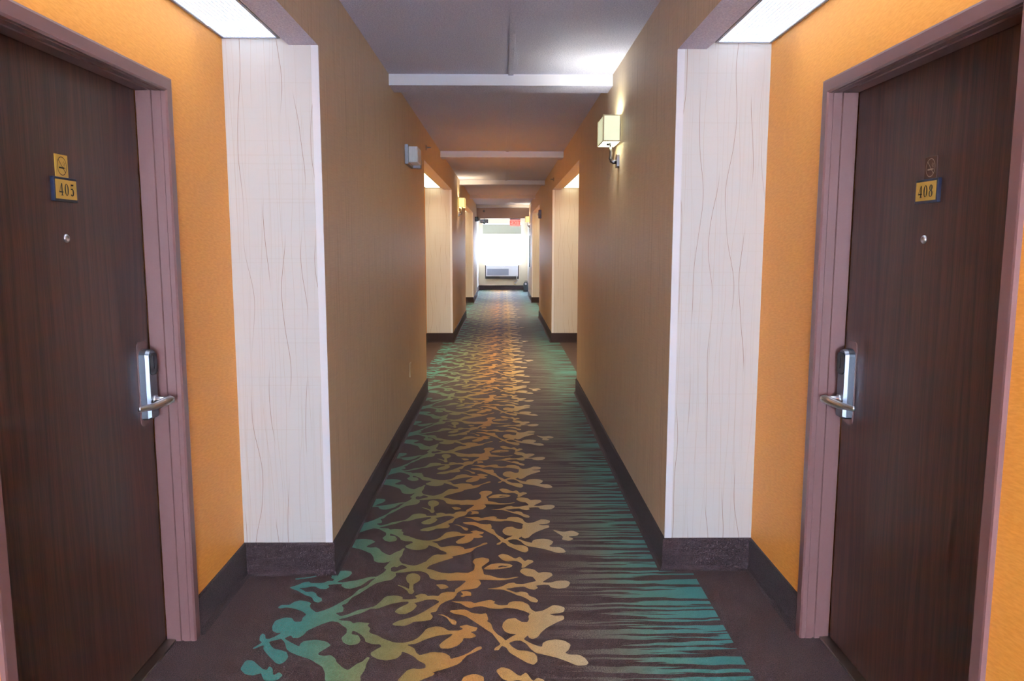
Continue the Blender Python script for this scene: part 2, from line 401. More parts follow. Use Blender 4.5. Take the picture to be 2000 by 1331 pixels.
MOTIF = [
 ([OUT, H1, H2], 0),
 ([[(2160,-100),(2232,-16),(2244,56),(2300,80),(2400,85),(2480,70),(2560,20),(2500,-30),(2400,-60),(2280,-110)]], 1),
 ([[(4000,492),(4170,470),(4250,450),(4330,405),(4430,390),(4460,410),(4540,415),(4600,410),(4700,385),(4780,370),(4740,320),(4720,300),(4620,290),(4540,240),(4520,215),(4560,170),(4650,170),(4750,190),(4810,240),(4900,228),(5010,235),(5040,280),(4960,330),(4870,385),(4980,395),(5120,362),(5250,360),(5310,390),(5290,440),(5240,475),(5120,490),(5000,465),(4980,430),(4900,425),(4770,440),(4810,475),(4750,505),(4660,490),(4590,455),(4450,465),(4380,480),(4300,490),(4400,525),(4470,550),(4540,530),(4640,550),(4670,600),(4760,630),(4810,670),(4790,705),(4700,695),(4640,650),(4560,610),(4480,590),(4380,545),(4250,500),(4100,497)]], 0),
 ([[(4176,-30),(4250,-60),(4340,-40),(4450,20),(4524,-16),(4600,60),(4650,30),(4720,45),(4740,70),(4660,110),(4590,160),(4545,160),(4560,100),(4490,60),(4430,50),(4330,62),(4250,40)]], 0),
 ([[(150,1748),(240,1610),(350,1610),(440,1690),(510,1750),(570,1760),(610,1700),(660,1740),(670,1850),(760,1795),(820,1840),(760,1900),(700,1930),(530,1930),(490,1850),(480,1810),(350,1850),(230,1830)]], 1),
 ([[(1010,325),(1180,312),(1340,285),(1350,300),(1180,328),(1020,350)]], 0),
 ([[(3960,180),(3990,150),(4060,110),(4180,88),(4350,100),(4415,125),(4380,155),(4260,175),(4100,190),(4000,190)], [(4170,150),(4240,125),(4300,135),(4360,125),(4300,150),(4260,145),(4200,160)]], 1),
 ([[(3440,682),(3560,688),(3680,685),(3760,690),(3810,715),(3880,700),(4000,670),(4070,662),(4140,690),(4110,715),(4200,748),(4330,745),(4350,705),(4430,682),(4560,688),(4660,735),(4690,800),(4760,850),(4870,835),(4960,790),(5040,745),(5150,755),(5225,785),(5215,845),(5150,870),(4980,885),(5060,910),(5205,905),(5220,965),(5110,1010),(4940,1100),(4860,1168),(4800,1248),(4720,1278),(4660,1250),(4650,1215),(4580,1275),(4660,1325),(4760,1370),(4870,1400),(4880,1335),(4960,1295),(5090,1278),(5220,1300),(5320,1360),(5290,1440),(5230,1490),(5300,1520),(5450,1520),(5540,1570),(5600,1650),(5560,1685),(5420,1693),(5240,1618),(5100,1568),(4900,1520),(4770,1493),(4690,1430),(4630,1355),(4540,1300),(4450,1300),(4350,1335),(4400,1395),(4500,1453),(4620,1458),(4740,1488),(4790,1540),(4800,1625),(4740,1680),(4640,1650),(4500,1570),(4360,1488),(4310,1408),(4240,1380),(4190,1450),(4120,1455),(4130,1415),(4225,1358),(4150,1265),(4090,1185),(4000,1130),(3880,1048),(3700,930),(3640,905),(3500,880),(3430,850),(3440,825),(3580,815),(3680,815),(3780,870),(3920,885),(4000,870),(4030,960),(4010,1000),(4070,1030),(4105,1130),(4170,1200),(4250,1250),(4300,1300),(4390,1240),(4470,1200),(4370,1195),(4290,1160),(4245,1090),(4260,1020),(4330,960),(4450,945),(4500,980),(4560,1010),(4640,1010),(4665,970),(4655,920),(4680,880),(4600,840),(4450,800),(4300,785),(4230,805),(4080,800),(4000,780),(3920,760),(3830,770),(3750,795),(3680,770),(3600,720),(3500,700)]], 0),
 ([[(2740,320),(2770,265),(2850,243),(2930,260),(2970,300),(2960,360),(2900,400),(2860,415),(2855,500),(2875,530),(2840,575),(2790,570),(2765,520),(2690,470),(2610,435),(2630,428),(2740,465),(2790,495),(2800,410),(2760,380)]], 0),
 ([[(3210,425),(3300,415),(3370,430),(3415,465),(3360,490),(3280,495),(3250,460)]], 0),
 ([[(3590,530),(3700,525),(3760,545),(3765,600),(3690,600),(3630,620),(3590,605),(3640,575)]], 0),
 ([[(3230,895),(3320,890),(3400,930),(3450,965),(3500,975),(3540,1010),(3520,1055),(3470,1050),(3430,1010),(3380,940),(3300,905)]], 0),
]
TAIL = [(5032,-436),(5200,-400),(5344,-424),(5452,-376),(5416,-340),(5272,-328),(5368,-292),(5296,-261),(5176,-280),(5200,-328),(5080,-400)]
PERIOD = 0.985
def to_floor(u, v):
    px, py = 450+u/8.0, 1090+v/8.0
    d = Fv + R2*(px-1000)/F_PX - U2*(py-665.5)/F_PX
    t = -CAM_H/d.z
    return (CAM_X+d.x*t, d.y*t)
def chaikin(P):
    r = []
    for i, a in enumerate(P):
        b = P[(i+1) % len(P)]
        r += [(a[0]*.84+b[0]*.16, a[1]*.84+b[1]*.16), (a[0]*.16+b[0]*.84, a[1]*.16+b[1]*.84)]
    return r
fl = bmesh.new()
box(fl, -1.45, 1.45, Y_REAR-.2, Y_END+.2, -.15, 0)
def stamp(loops, dy, lift):
    L = [[Vector((x, y+dy, lift)) for x, y in lp] for lp in loops]
    tris = tessellate_polygon(L)
    flat = [fl.verts.new(p) for lp in L for p in lp]
    for t in tris:
        a, b, c = (flat[i] for i in t)
        n = (b.co-a.co).cross(c.co-a.co)
        if abs(n.z) < 1e-9: continue
        try: f = fl.faces.new((a, b, c) if n.z > 0 else (a, c, b))
        except ValueError: continue
        f.material_index = 1
shapes = [([chaikin([to_floor(u, v) for u, v in lp]) for lp in loops], z) for loops, z in MOTIF]
tail = chaikin([to_floor(u, v) for u, v in TAIL])
for kk in range(-5, 24):
    for loops, z in shapes: stamp(loops, kk*PERIOD, .0010 + .0004*z + .0002*(kk % 2))
    if kk % 2 == 0: stamp([tail], kk*PERIOD, .0010)
struct('floor', fl, ['carpet', 'motif'])

# ------------------------------------------------------------------ shell
# ceiling with its raised centre seam
bm = bmesh.new()
box(bm, -1.45, 1.45, Y_REAR-.2, Y_END+.2, CEIL, CEIL+.15)
struct('ceiling', bm, 'ceiling')
bm = bmesh.new()
box(bm, .050, .084, Y_REAR, 22.2, CEIL-.009, CEIL+.01, bevel=.002)
struct('trim_1', bm, 'ceiling')
for i, y in enumerate((1.05, 5.263, 9.45, 13.60, 17.60, 21.85)):
    bm = bmesh.new()
    w = .245 if y < 21 else .30
    box(bm, -HW-.005, HW+.005, y, y+w, 2.534, CEIL+.01, 0, {'-z': 1})
    struct('trim_%d' % (i+2), bm, ['beam', 'ceiling'])
# header and lowered ceiling at the far end
bm = bmesh.new()
box(bm, -HW-.05, HW+.05, 22.15, 22.40, 2.247, CEIL+.01, 0)
struct('trim_8', bm, ['mauve'])
bm = bmesh.new()
box(bm, -HW-.1, HW+.1, 22.39, Y_END+.05, END_CEIL, CEIL)
struct('ceiling_end', bm, ['endwhite'])

# walls; slot order: vinyl, panel, orange, soffit paint
WM = ['vinyl', 'panel', 'orange', 'soffit', 'endwhite']
def sx(side, a, b):
    a, b = side*a, side*b
    return (min(a, b), max(a, b))
for side, nm in ((-1, 'left'), (1, 'right')):
    inner, outer = ('+x', '-x') if side < 0 else ('-x', '+x')
    # solid stretches between the alcoves
    for i, span in enumerate(SOLID):
        if not span: continue
        y0, y1 = span
        bm = bmesh.new()
        if i == 1: y0 = near_y(side)
        if i == 3:
            x0, x1 = sx(side, HW, 1.40)
            box(bm, x0, x1, y0, 22.40, 0, CEIL, 0, {'-y': 1, '+y': 4})
            q0 = .80 if side < 0 else .83
            x0, x1 = sx(side, q0, 1.40)
            box(bm, x0, x1, 22.40, Y_END+.05, 0, CEIL, 4)
        else:
            x0, x1 = sx(side, HW, 1.40)
            box(bm, x0, x1, y0, y1, 0, CEIL, 0, {'-y': 1, '+y': 1})
        struct('wall_%s' % nm, bm, WM)
    # alcoves: back wall, bulkhead above the opening
    for i, (y0, y1) in enumerate(ALC):
        if i == 0: y1 = near_y(side)
        bm = bmesh.new()
        x0, x1 = sx(side, 1.26, 1.40)
        box(bm, x0, x1, y0-.01, y1+.01, 0, CEIL, 2)
        x0, x1 = sx(side, AL, 1.27)
        if i == 0:
            D0, D1, DH = 1.700-.043, 2.685+.043, 1.993+.040
            box(bm, x0, x1, y0-.01, D0, 0, CEIL, 2)
            box(bm, x0, x1, D1, y1+.01, 0, CEIL, 2)
            box(bm, x0, x1, D0, D1, DH, CEIL, 2)
        else:
            box(bm, x0, x1, y0-.01, y1+.01, 0, CEIL, 2)
        struct('wall_%s' % nm, bm, WM)
        bm = bmesh.new()
        P = [(HW, SOF), (.872, SOF), (.905, LENSZ+.004), (.905, CEIL), (HW, CEIL)]
        a = [bm.verts.new((side*p, y0-.005, z)) for p, z in P]
        b = [bm.verts.new((side*p, y1+.005, z)) for p, z in P]
        for j in range(5):
            f = bm.faces.new((a[j], a[(j+1) % 5], b[(j+1) % 5], b[j]))
            f.material_index = 0 if j == 4 else 3
        bm.faces.new(a); bm.faces.new(b)
        bmesh.ops.recalc_face_normals(bm, faces=bm.faces[:])
        struct('wall_%s_bulkhead' % nm, bm, WM)

# unseen lobby behind the camera, made wide to pass more fill light
for side, nm in ((-1, 'left'), (1, 'right')):
    bm = bmesh.new(); x0, x1 = sx(side, 1.38, 1.45)
    box(bm, x0, x1, Y_REAR, -.70, 0, CEIL, 4)
    struct('wall_%s_rear' % nm, bm, WM)
    bm = bmesh.new(); x0, x1 = sx(side, AL, 1.40)
    box(bm, x0, x1, -.80, -.69, 0, CEIL, 2)
    struct('wall_%s_rear' % nm, bm, WM)

# white corner guards on the near columns and the farther ones
tn = 9
for side in (-1, 1):
    for (y, wd) in ((near_y(side), .030), (11.46, .030), (19.493, .03)):
        bm = bmesh.new()
        x0, x1 = sx(side, HW-.0015, HW+wd)
        box(bm, x0, x1, y-.0025, y+.006, .146, SOF-.001, bevel=.0008)
        struct('trim_%d' % tn, bm, 'guard'); tn += 1

# carpeted baseboards following the wall line
PROF = [(0, 0), (.028, 0), (.017, .006), (.011, .020), (.010, .139), (.006, .146), (0, .146)]
def baseboard(name, path, side):
    """path: floor polyline on the wall faces; side = +1 when the room lies to the left of the path"""
    bm = bmesh.new(); P = [Vector(p) for p in path]; rows = []
    def nrm(a, b):
        d = (b-a).normalized(); return Vector((-d.y, d.x))*side
    for i, p in enumerate(P):
        if i == 0: o = nrm(P[0], P[1])
        elif i == len(P)-1: o = nrm(P[-2], P[-1])
        else:
            n1, n2 = nrm(P[i-1], p), nrm(p, P[i+1]); o = (n1+n2)/(1+n1.dot(n2))
        rows.append([bm.verts.new((p.x+o.x*d, p.y+o.y*d, z)) for d, z in PROF])
    for a, b in zip(rows, rows[1:]):
        for j in range(len(PROF)-1): bm.faces.new((a[j], a[j+1], b[j+1], b[j]))
    bm.faces.new(rows[0]); bm.faces.new(rows[-1][::-1])
    bmesh.ops.recalc_face_normals(bm, faces=bm.faces[:])
    struct(name, bm, 'base')
for side, nm in ((-1, 'left'), (1, 'right')):
    s = side; q = -s   # travelling +y the left wall has the room on its right
    ny = near_y(side)
    baseboard('baseboard_'+nm, [(s*AL, -.69), (s*AL, 1.652)], -1 if s < 0 else 1)
    baseboard('baseboard_'+nm, [(s*AL, 2.732), (s*AL, ny), (s*HW, ny), (s*HW, 7.494), (s*AL, 7.494), (s*AL, 11.46), (s*HW, 11.46),
              (s*HW, 15.526), (s*AL, 15.526), (s*AL, 19.493), (s*HW, 19.493), (s*HW, 22.40)], -1 if s < 0 else 1)
lx, rx = -.80, .83
baseboard('baseboard_end', [(lx, 22.40), (lx, Y_END), (rx, Y_END), (rx, 22.40)], -1)

# far end wall with its window opening, plus the wall behind the camera with an added fill-light window
def wall_with_hole(name, y0, y1, X0, X1, x0, x1, z0, z1, mi):
    bm = bmesh.new()
    box(bm, X0, x0, y0, y1, 0, CEIL, mi); box(bm, x1, X1, y0, y1, 0, CEIL, mi)
    box(bm, x0, x1, y0, y1, 0, z0, mi); box(bm, x0, x1, y0, y1, z1, CEIL, mi)
    struct(name, bm, ['endwhite', 'cream'])
wall_with_hole('wall_end', Y_END, Y_END+.14, -1.4, 1.4, WX0, WX1, WZ0, WZ1, 1)
wall_with_hole('wall_rear', Y_REAR-.14, Y_REAR, -1.45, 1.45, -.85, .85, .25, 2.30, 0)
def window(name, x0, x1, y, z0, z1, sgn):
    root = bpy.data.objects.new(name, None); S.collection.objects.link(root)
    root.location = ((x0+x1)/2, y, z0); root['kind'] = 'structure'
    hw = (x1-x0)/2; H = z1-z0
    bm = bmesh.new(); f = .045
    ya, yb = sorted((sgn*.04, sgn*.11))
    box(bm, -hw, -hw+f, ya, yb, 0, H); box(bm, hw-f, hw, ya, yb, 0, H)
    box(bm, -hw+f, hw-f, ya, yb, 0, f); box(bm, -hw+f, hw-f, ya, yb, H-f, H)
    link('window_frame', bm, 'white', root)
    bm = bmesh.new()
    box(bm, -hw+f, hw-f, sgn*.07-.002, sgn*.07+.002, f, H-f)
    link('pane', bm, 'glass', root)
    return root
window('window_1', WX0, WX1, Y_END, WZ0, WZ1, 1)
window('added_rear_window', -.85, .85, Y_REAR, .25, 2.30, -1)  # unseen window, added behind the camera to brighten the corridor

# ------------------------------------------------------------------ the two guest room doors
DW, DH0 = .4925, 1.993
def door(name, label, side, hs, number, gold_sign):
    """local x = right when facing the door, local y = into the wall; hs = side of the lock"""
    root = bpy.data.objects.new(name, None); S.collection.objects.link(root)
    root.location = (side*AL, 2.1925, 0)
    root.rotation_euler = (0, 0, math.pi/2 if side < 0 else -math.pi/2)
    root['kind'] = 'structure'; root['label'] = label
    # steel frame: profile (outward, depth) swept round the opening
    prof = [(.046, .02), (.046, -.012), (.040, -.0135), (.006, -.0135), (0, -.008), (0, .003), (.003, .004), (.003, .008), (0, .009), (0, .032), (.006, .034), (.006, .041), (0, .043), (0, .092), (.012, .092), (.012, .1), (.043, .1)]
    bm = bmesh.new(); rows = []
    for o, y in prof:
        rows.append([bm.verts.new(p) for p in ((-DW-o, y, 0), (-DW-o, y, DH0+o), (DW+o, y, DH0+o), (DW+o, y, 0))])
    n = len(rows)
    for i in range(n):
        a, b = rows[i], rows[(i+1) % n]
        for j in range(3): bm.faces.new((a[j], a[j+1], b[j+1], b[j]))
    bmesh.ops.recalc_face_normals(bm, faces=bm.faces[:])
    link('door_frame', bm, 'frame', root)
    bm = bmesh.new()
    box(bm, -DW+.003, DW-.003, .096, .112, .010, DH0+.004, bevel=.0015)
    slab = link('door_panel', bm, 'wood', root)
    bm = bmesh.new()
    box(bm, -DW, DW, .060, .112, 0, .008, bevel=.002)
    link('threshold', bm, 'bronze', root)
    yf = .096
    # peephole
    bm = bmesh.new()
    R = Matrix.Translation((.022*hs if side < 0 else -.022*hs*-1, yf, 1.488)) @ Matrix.Rotation(math.pi/2, 4, 'X')
    lathe(bm, [(.0125, -.001), (.0125, .003), (.010, .006), (.007, .0065), (.006, .004), (.001, .0035)], R)
    link('peephole', bm, 'chrome', root, smooth=True)
    # number plate with navy edge
    px = .022 if side < 0 else -.012
    bm = bmesh.new()
    box(bm, px-.058, px+.058, yf-.011, yf+.0005, 1.592, 1.660, bevel=.0015)
    np_ = link('number_plate', bm, 'navy', root)
    bm = bmesh.new()
    box(bm, px-.052, px+.052, yf-.0118, yf-.010, 1.599, 1.653)
    link('plate_face', bm, 'gold', np_)
    number_text(np_, number, px, yf-.0125, 1.6255)
    # no smoking plaque above it
    qx = px + (.000 if side < 0 else .002)
    bm = bmesh.new()
    box(bm, qx-.031, qx+.031, yf-.003, yf+.0005, 1.6605, 1.724, bevel=.0008)
    ns = link('no_smoking_plaque', bm, 'gold' if gold_sign else 'smoke', root)
    bm = bmesh.new(); cz, r = 1.692, .0235; yy = yf-.0034
    seg = 40
    for a in range(seg):
        t0, t1 = 2*math.pi*a/seg, 2*math.pi*(a+1)/seg
        v = [bm.verts.new((qx+rr*math.cos(t), yy, cz+rr*math.sin(t)*1.12)) for rr, t in ((r, t0), (r, t1), (r-.0018, t1), (r-.0018, t0))]
        bm.faces.new(v)
    def bar(x0, z0, x1, z1, w):
        d = Vector((x1-x0, 0, z1-z0)).normalized(); p = Vector((-d.z, 0, d.x))*w/2
        A, B = Vector((x0, yy, z0)), Vector((x1, yy, z1))
        bm.faces.new([bm.verts.new(q_) for q_ in (A+p, B+p, B-p, A-p)])
    bar(qx-.0165, cz+.018, qx+.0165, cz-.018, .002)
    bar(qx-.015, cz-.005, qx+.011, cz-.005, .0045)
    bar(qx+.0125, cz-.005, qx+.0155, cz-.005, .0045)
    bar(qx+.010, cz, qx+.006, cz+.008, .0012); bar(qx+.006, cz+.008, qx+.011, cz+.014, .0012)
    bar(qx+.015, cz, qx+.012, cz+.006, .0012); bar(qx+.012, cz+.006, qx+.016, cz+.011, .0012)
    link('no_smoking_symbol', bm, 'ink' if gold_sign else 'etch', ns)
    # electronic card lock
    lx_ = hs*.432
    bm = bmesh.new()
    prism(bm, rounded(lx_, .036, .842, 1.138, .02), yf-.003, yf)
    link('mounting_plate', bm, 'mauveplate', root)
    bm = bmesh.new()
    o = rounded(lx_, .030, .864, 1.110, .024, top_only=True)
    o2 = [(lx_+(x-lx_)*.88, .987+(z-.987)*.965) for x, z in o]
    a = [bm.verts.new((x, yf-.002, z)) for x, z in o]; m_ = [bm.verts.new((x, yf-.024, z)) for x, z in o]
    c = [bm.verts.new((x, yf-.036, z)) for x, z in o2]
    k_ = len(a)
    for u, w in ((a, m_), (m_, c)):
        for i in range(k_): bm.faces.new((u[i], u[(i+1) % k_], w[(i+1) % k_], w[i]))
    bm.faces.new(c); bm.faces.new(a[::-1])
    bmesh.ops.recalc_face_normals(bm, faces=bm.faces[:])
    lock = link('card_lock', bm, 'brushed', root)
    bm = bmesh.new()
    prism(bm, [(lx_-.0255, 1.090), (lx_-.0255, 1.030), (lx_-.012, 1.021), (lx_+.012, 1.021), (lx_+.0255, 1.030), (lx_+.0255, 1.090), (lx_+.014, 1.097), (lx_-.014, 1.097)], yf-.041, yf-.030)
    link('card_reader', bm, 'black', lock)
    bm = bmesh.new()
    box(bm, lx_-.002, lx_+.002, yf-.0415, yf-.040, 1.042, 1.088)
    link('card_slot', bm, 'ink', lock)
    zl = .932
    bm = bmesh.new()
    lathe(bm, [(.016, 0), (.016, .012), (.011, .014), (.0105, .060), (.012, .066), (.010, .070)],
          Matrix.Translation((lx_, yf-.032, zl)) @ Matrix.Rotation(math.pi/2, 4, 'X'))
    link('lever_shaft', bm, 'chrome', lock, smooth=True)
    bm = bmesh.new()
    d = -hs
    tube(bm, [(lx_-d*.009, yf-.093, zl+.002), (lx_+d*.004, yf-.093, zl+.001), (lx_+d*.030, yf-.080, zl-.004), (lx_+d*.058, yf-.064, zl-.010), (lx_+d*.072, yf-.058, zl-.011),
              (lx_+d*.105, yf-.054, zl-.008), (lx_+d*.138, yf-.050, zl-.006), (lx_+d*.144, yf-.050, zl-.006)],
         [.009, .0155, .0155, .014, .0125, .0105, .009, .006], 14, (.7, 1.0))
    link('lever_handle', bm, 'chrome', lock, smooth=True)
    return root
def rounded(cx, hw, z0, z1, r, top_only=False):
    P = []
    def arc(x, z, a0, a1):
        for i in range(6):
            t = math.radians(a0+(a1-a0)*i/5); P.append((x+r*math.cos(t), z+r*math.sin(t)))
    arc(cx+hw-r, z1-r, 0, 90); arc(cx-hw+r, z1-r, 90, 180)
    if top_only:
        P.extend([(cx-hw, z0+.006), (cx-hw+.006, z0), (cx+hw-.006, z0), (cx+hw, z0+.006)])
    else:
        arc(cx-hw+r, z0+r, 180, 270); arc(cx+hw-r, z0+r, 270, 360)
    return P
def number_text(parent, txt, cx, y, cz):
    """upright serif numerals drawn as outlines"""
    bm = bmesh.new(); h, w, gap = .034, .020, .0075
    def poly(pts, ox):
        bm.faces.new([bm.verts.new((ox+px*w, y, cz-h/2+pz*h)) for px, pz in pts])
    def stroke(pts, wd, ox, closed=False):
        """pts (x,z); wd = list of half widths in x fraction (thick) per point"""
        n = len(pts); L = []; Rr = []
        for i in range(n):
            a = pts[(i-1) % n] if (closed or i) else pts[i]; b = pts[(i+1) % n] if (closed or i < n-1) else pts[i]
            dx, dz = (b[0]-a[0])*w, (b[1]-a[1])*h; l = math.hypot(dx, dz); nx, nz = -dz/l, dx/l
            q = wd[i] if isinstance(wd, list) else wd
            X, Z = ox+pts[i][0]*w, cz-h/2+pts[i][1]*h
            L.append(bm.verts.new((X+nx*q, y, Z+nz*q))); Rr.append(bm.verts.new((X-nx*q, y, Z-nz*q)))
        for i in range(n if closed else n-1):
            j = (i+1) % n; bm.faces.new((L[i], L[j], Rr[j], Rr[i]))
    def ell(cx_, cz_, rx_, rz_, ox, k=28):
        P = [(cx_+rx_*math.cos(2*math.pi*i/k), cz_+rz_*math.sin(2*math.pi*i/k)) for i in range(k)]
        wd = [.0009+.0021*abs(math.cos(2*math.pi*i/k))**1.5 for i in range(k)]
        stroke(P, wd, ox, True)
    tot = len(txt)*w+(len(txt)-1)*gap
    for i, ch in enumerate(txt):
        ox = cx-tot/2+i*(w+gap)
        if ch == '4':
            poly([(.58, 0.03), (.84, .03), (.84, 1.0), (.58, 1.0)], ox)
            stroke([(.66, .97), (.05, .30)], .0009, ox)
            poly([(0, .23), (1.0, .23), (1.0, .34), (0, .34)], ox)
            poly([(.44, 0), (.98, 0), (.98, .05), (.44, .05)], ox)
        elif ch == '0': ell(.5, .5, .36, .47, ox)
        elif ch == '8':
            ell(.5, .755, .27, .22, ox); ell(.5, .27, .34, .25, ox)
        elif ch == '5':
            poly([(.22, .86), (.84, .86), (.92, 1.0), (.22, 1.0)], ox)
            poly([(.16, .50), (.23, .50), (.28, 1.0), (.21, 1.0)], ox)
            P = [(.18, .52), (.34, .60), (.55, .60), (.72, .50), (.78, .32), (.70, .13), (.50, .04), (.30, .06), (.16, .14)]
            stroke(P, [.0008, .0014, .0022, .003, .0032, .003, .0018, .0016, .0026], ox)
    bmesh.ops.recalc_face_normals(bm, faces=bm.faces[:])
    for f in bm.faces:
        if f.normal.y > 0: f.normal_flip()
    link('room_number', bm, 'ink', parent)
door('door_1', 'dark wood guest room door with gold plate reading 405', -1, 1, '405', True)
door('door_2', 'dark wood guest room door with gold plate reading 408', 1, -1, '408', False)

# ------------------------------------------------------------------ alcove ceiling lights
def alcove_light(side, i, label):
    y0, y1 = ALC[i]
    if i == 0: y1 = near_y(side)
    y0 += .004; y1 -= .004
    root = thing('ceiling_light', label, 'ceiling light', (side*1.025, y1, LENSZ), 0, 'long lens lights in the alcove ceilings')
    # local: x across, y negative = towards the camera
    L = y1-y0; w = .119
    em = .010
    bm = bmesh.new()
    box(bm, -w, -w+em, -L, 0, 0, .06); box(bm, w-em, w, -L, 0, 0, .06)
    box(bm, -w+em, w-em, -em*.6, 0, 0, .06); box(bm, -w+em, w-em, -L, -L+em, 0, .06)
    link('housing', bm, 'grey', root)
    first = .185 if side < 0 else 1.22
    cuts = [0.0]; c = first
    while c < L: cuts.append(c); c += 1.22
    cuts.append(L)
    for a, b in zip(cuts, cuts[1:]):
        bm = bmesh.new()
        a2 = a+(.012 if a else em*.6); b2 = b-(.012 if b < L else em)
        if b2-a2 < .03: continue
        box(bm, -w+em, w-em, -b2, -a2, .004, .009)
        link('lens', bm, 'lens_near' if i == 0 else 'lens_far', root)
    for a in cuts[1:-1]:
        bm = bmesh.new(); box(bm, -w+em, w-em, -a-.012, -a+.012, .002, .009)
        link('joint_bar', bm, 'bar', root)
    l = bpy.data.lights.new('fluorescent_tubes', 'AREA'); l.shape = 'RECTANGLE'
    l.size = 2*(w-em); l.size_y = L-.56; l.spread = math.radians(125)
    l.energy = TUBE_NEAR if i == 0 else TUBE_FAR
    l.color = (.86, .94, 1.0) if i == 0 else (1.0, .95, .66)
    lo = bpy.data.objects.new('fluorescent_tubes', l); lo.location = (0, -L/2, .001); lo.parent = root
    S.collection.objects.link(lo)
    return root
alcove_light(-1, 0, 'cool white lens light on the left beside the camera, a joint bar across it')
alcove_light(1, 0, 'cool white lens light on the right beside the camera, without a joint bar')
alcove_light(-1, 1, 'bright lens light in the left alcove just beyond the grey wall unit')
alcove_light(1, 1, 'bright lens light in the right alcove beyond the nearest wall sconce')
alcove_light(-1, 2, 'lens light in the farthest left alcove beyond the left sconce')
alcove_light(1, 2, 'lens light in the farthest right alcove beside the red alarm')

# ------------------------------------------------------------------ wall sconces
def sconce(side, y, label, warm, power, col):
    root = thing('wall_sconce', label, 'sconce', (side*HW, y, 2.0), math.pi/2 if side < 0 else -math.pi/2, 'square shaded corridor sconces')
    sm = 'shade_warm' if warm else 'shade_cool'
    hl, y0, y1, z0, z1 = .135, -.118, -.013, .108, .270
    bm = bmesh.new(); t = .002
    box(bm, -hl, hl, y0, y0+t, z0, z1); box(bm, -hl, hl, y1-t, y1, z0, z1)
    box(bm, -hl, -hl+t, y0+t, y1-t, z0, z1); box(bm, hl-t, hl, y0+t, y1-t, z0, z1)
    sh = link('lamp_shade', bm, sm, root)
    bm = bmesh.new(); e = .0045
    for za in (z0, z1-.007):
        box(bm, -hl-.001, hl+.001, y0-.001, y0+.001, za, za+.007); box(bm, -hl-.001, hl+.001, y1-.001, y1+.001, za, za+.007)
        box(bm, -hl-.001, -hl+.001, y0, y1, za, za+.007); box(bm, hl-.001, hl+.001, y0, y1, za, za+.007)
    for xa in (-hl, hl):
        for ya in (y0, y1): box(bm, xa-e, xa+e, ya-.0018, ya+.0018, z0, z1); box(bm, xa-.0018, xa+.0018, ya-e, ya+e, z0, z1)
    link('shade_trim', bm, 'ivory', sh)
    bm = bmesh.new(); prism(bm, rounded(0, .034, -.040, .045, .014), -.016, 0)
    link('back_plate', bm, 'nickel', root)
    bm = bmesh.new()
    tube(bm, [(0, -.010, .000), (0, -.032, -.004), (0, -.046, .004), (0, -.050, .020), (0, -.050, .034), (0, -.050, .06), (0, -.050, .118)], [.013, .013, .014, .014, .010, .010, .010], 12)
    link('arm', bm, 'nickel', root, smooth=True)
    bm = bmesh.new()
    lathe(bm, [(.003, .0), (.017, .003), (.017, .020), (.012, .024), (.003, .026)], Matrix.Translation((0, -.064, .100)))
    link('socket', bm, 'brushed', root, smooth=True)
    for xb in (-.06, .06):
        bm = bmesh.new()
        lathe(bm, [(.002, 0), (.012, .003), (.013, .03), (.013, .07), (.010, .085), (.002, .09)], Matrix.Translation((xb, -.064, .115)))
        link('bulb', bm, 'bulb', root, smooth=True)
    bm = bmesh.new(); box(bm, -.062, .062, -.068, -.060, .109, .116)
    link('crossbar', bm, 'brushed', root)
    l = bpy.data.lights.new('sconce_lamp', 'POINT'); l.energy = power; l.color = col; l.shadow_soft_size = .03
    lo = bpy.data.objects.new('sconce_lamp', l); lo.location = (0, -.040, .215); lo.parent = root
    S.collection.objects.link(lo)
sconce(1, 4.93, 'ivory shaded sconce on the right wall, nearest and largest of the three', False, 7.5, (.96, 1, .90))
sconce(-1, 13.15, 'glowing yellow sconce on the left wall past the first far alcove', True, 9.0, (1, .82, .52))
sconce(1, 21.35, 'small glowing sconce on the right wall beside the hanging exit sign', True, 9.0, (1, .84, .56))

# ------------------------------------------------------------------ small things on the walls
R_L, R_R = math.pi/2, -math.pi/2
# emergency light on the left wall
root = thing('emergency_light', 'blue-grey emergency light with ribbed lens on the left wall, nearest one', 'emergency light', (-HW, 6.25, 2.10), R_L)
bm = bmesh.new(); box(bm, -.21, .20, -.028, 0, 0, .150, bevel=.006)
link('housing', bm, 'grey', root)
bm = bmesh.new()
for i in range(9):
    t = -.18+i*.030
    box(bm, t, t+.024, -.098, -.026, .016, .136, bevel=.004)
for i in range(5): box(bm, -.188, -.180, -.094+i*.0135, -.086+i*.0135, .020, .132, bevel=.002)
link('ribbed_lens', bm, 'white', root)
bm = bmesh.new(); box(bm, .095, .185, -.092, -.026, -.004, .075, bevel=.006)
link('battery_cover', bm, 'grey', root)
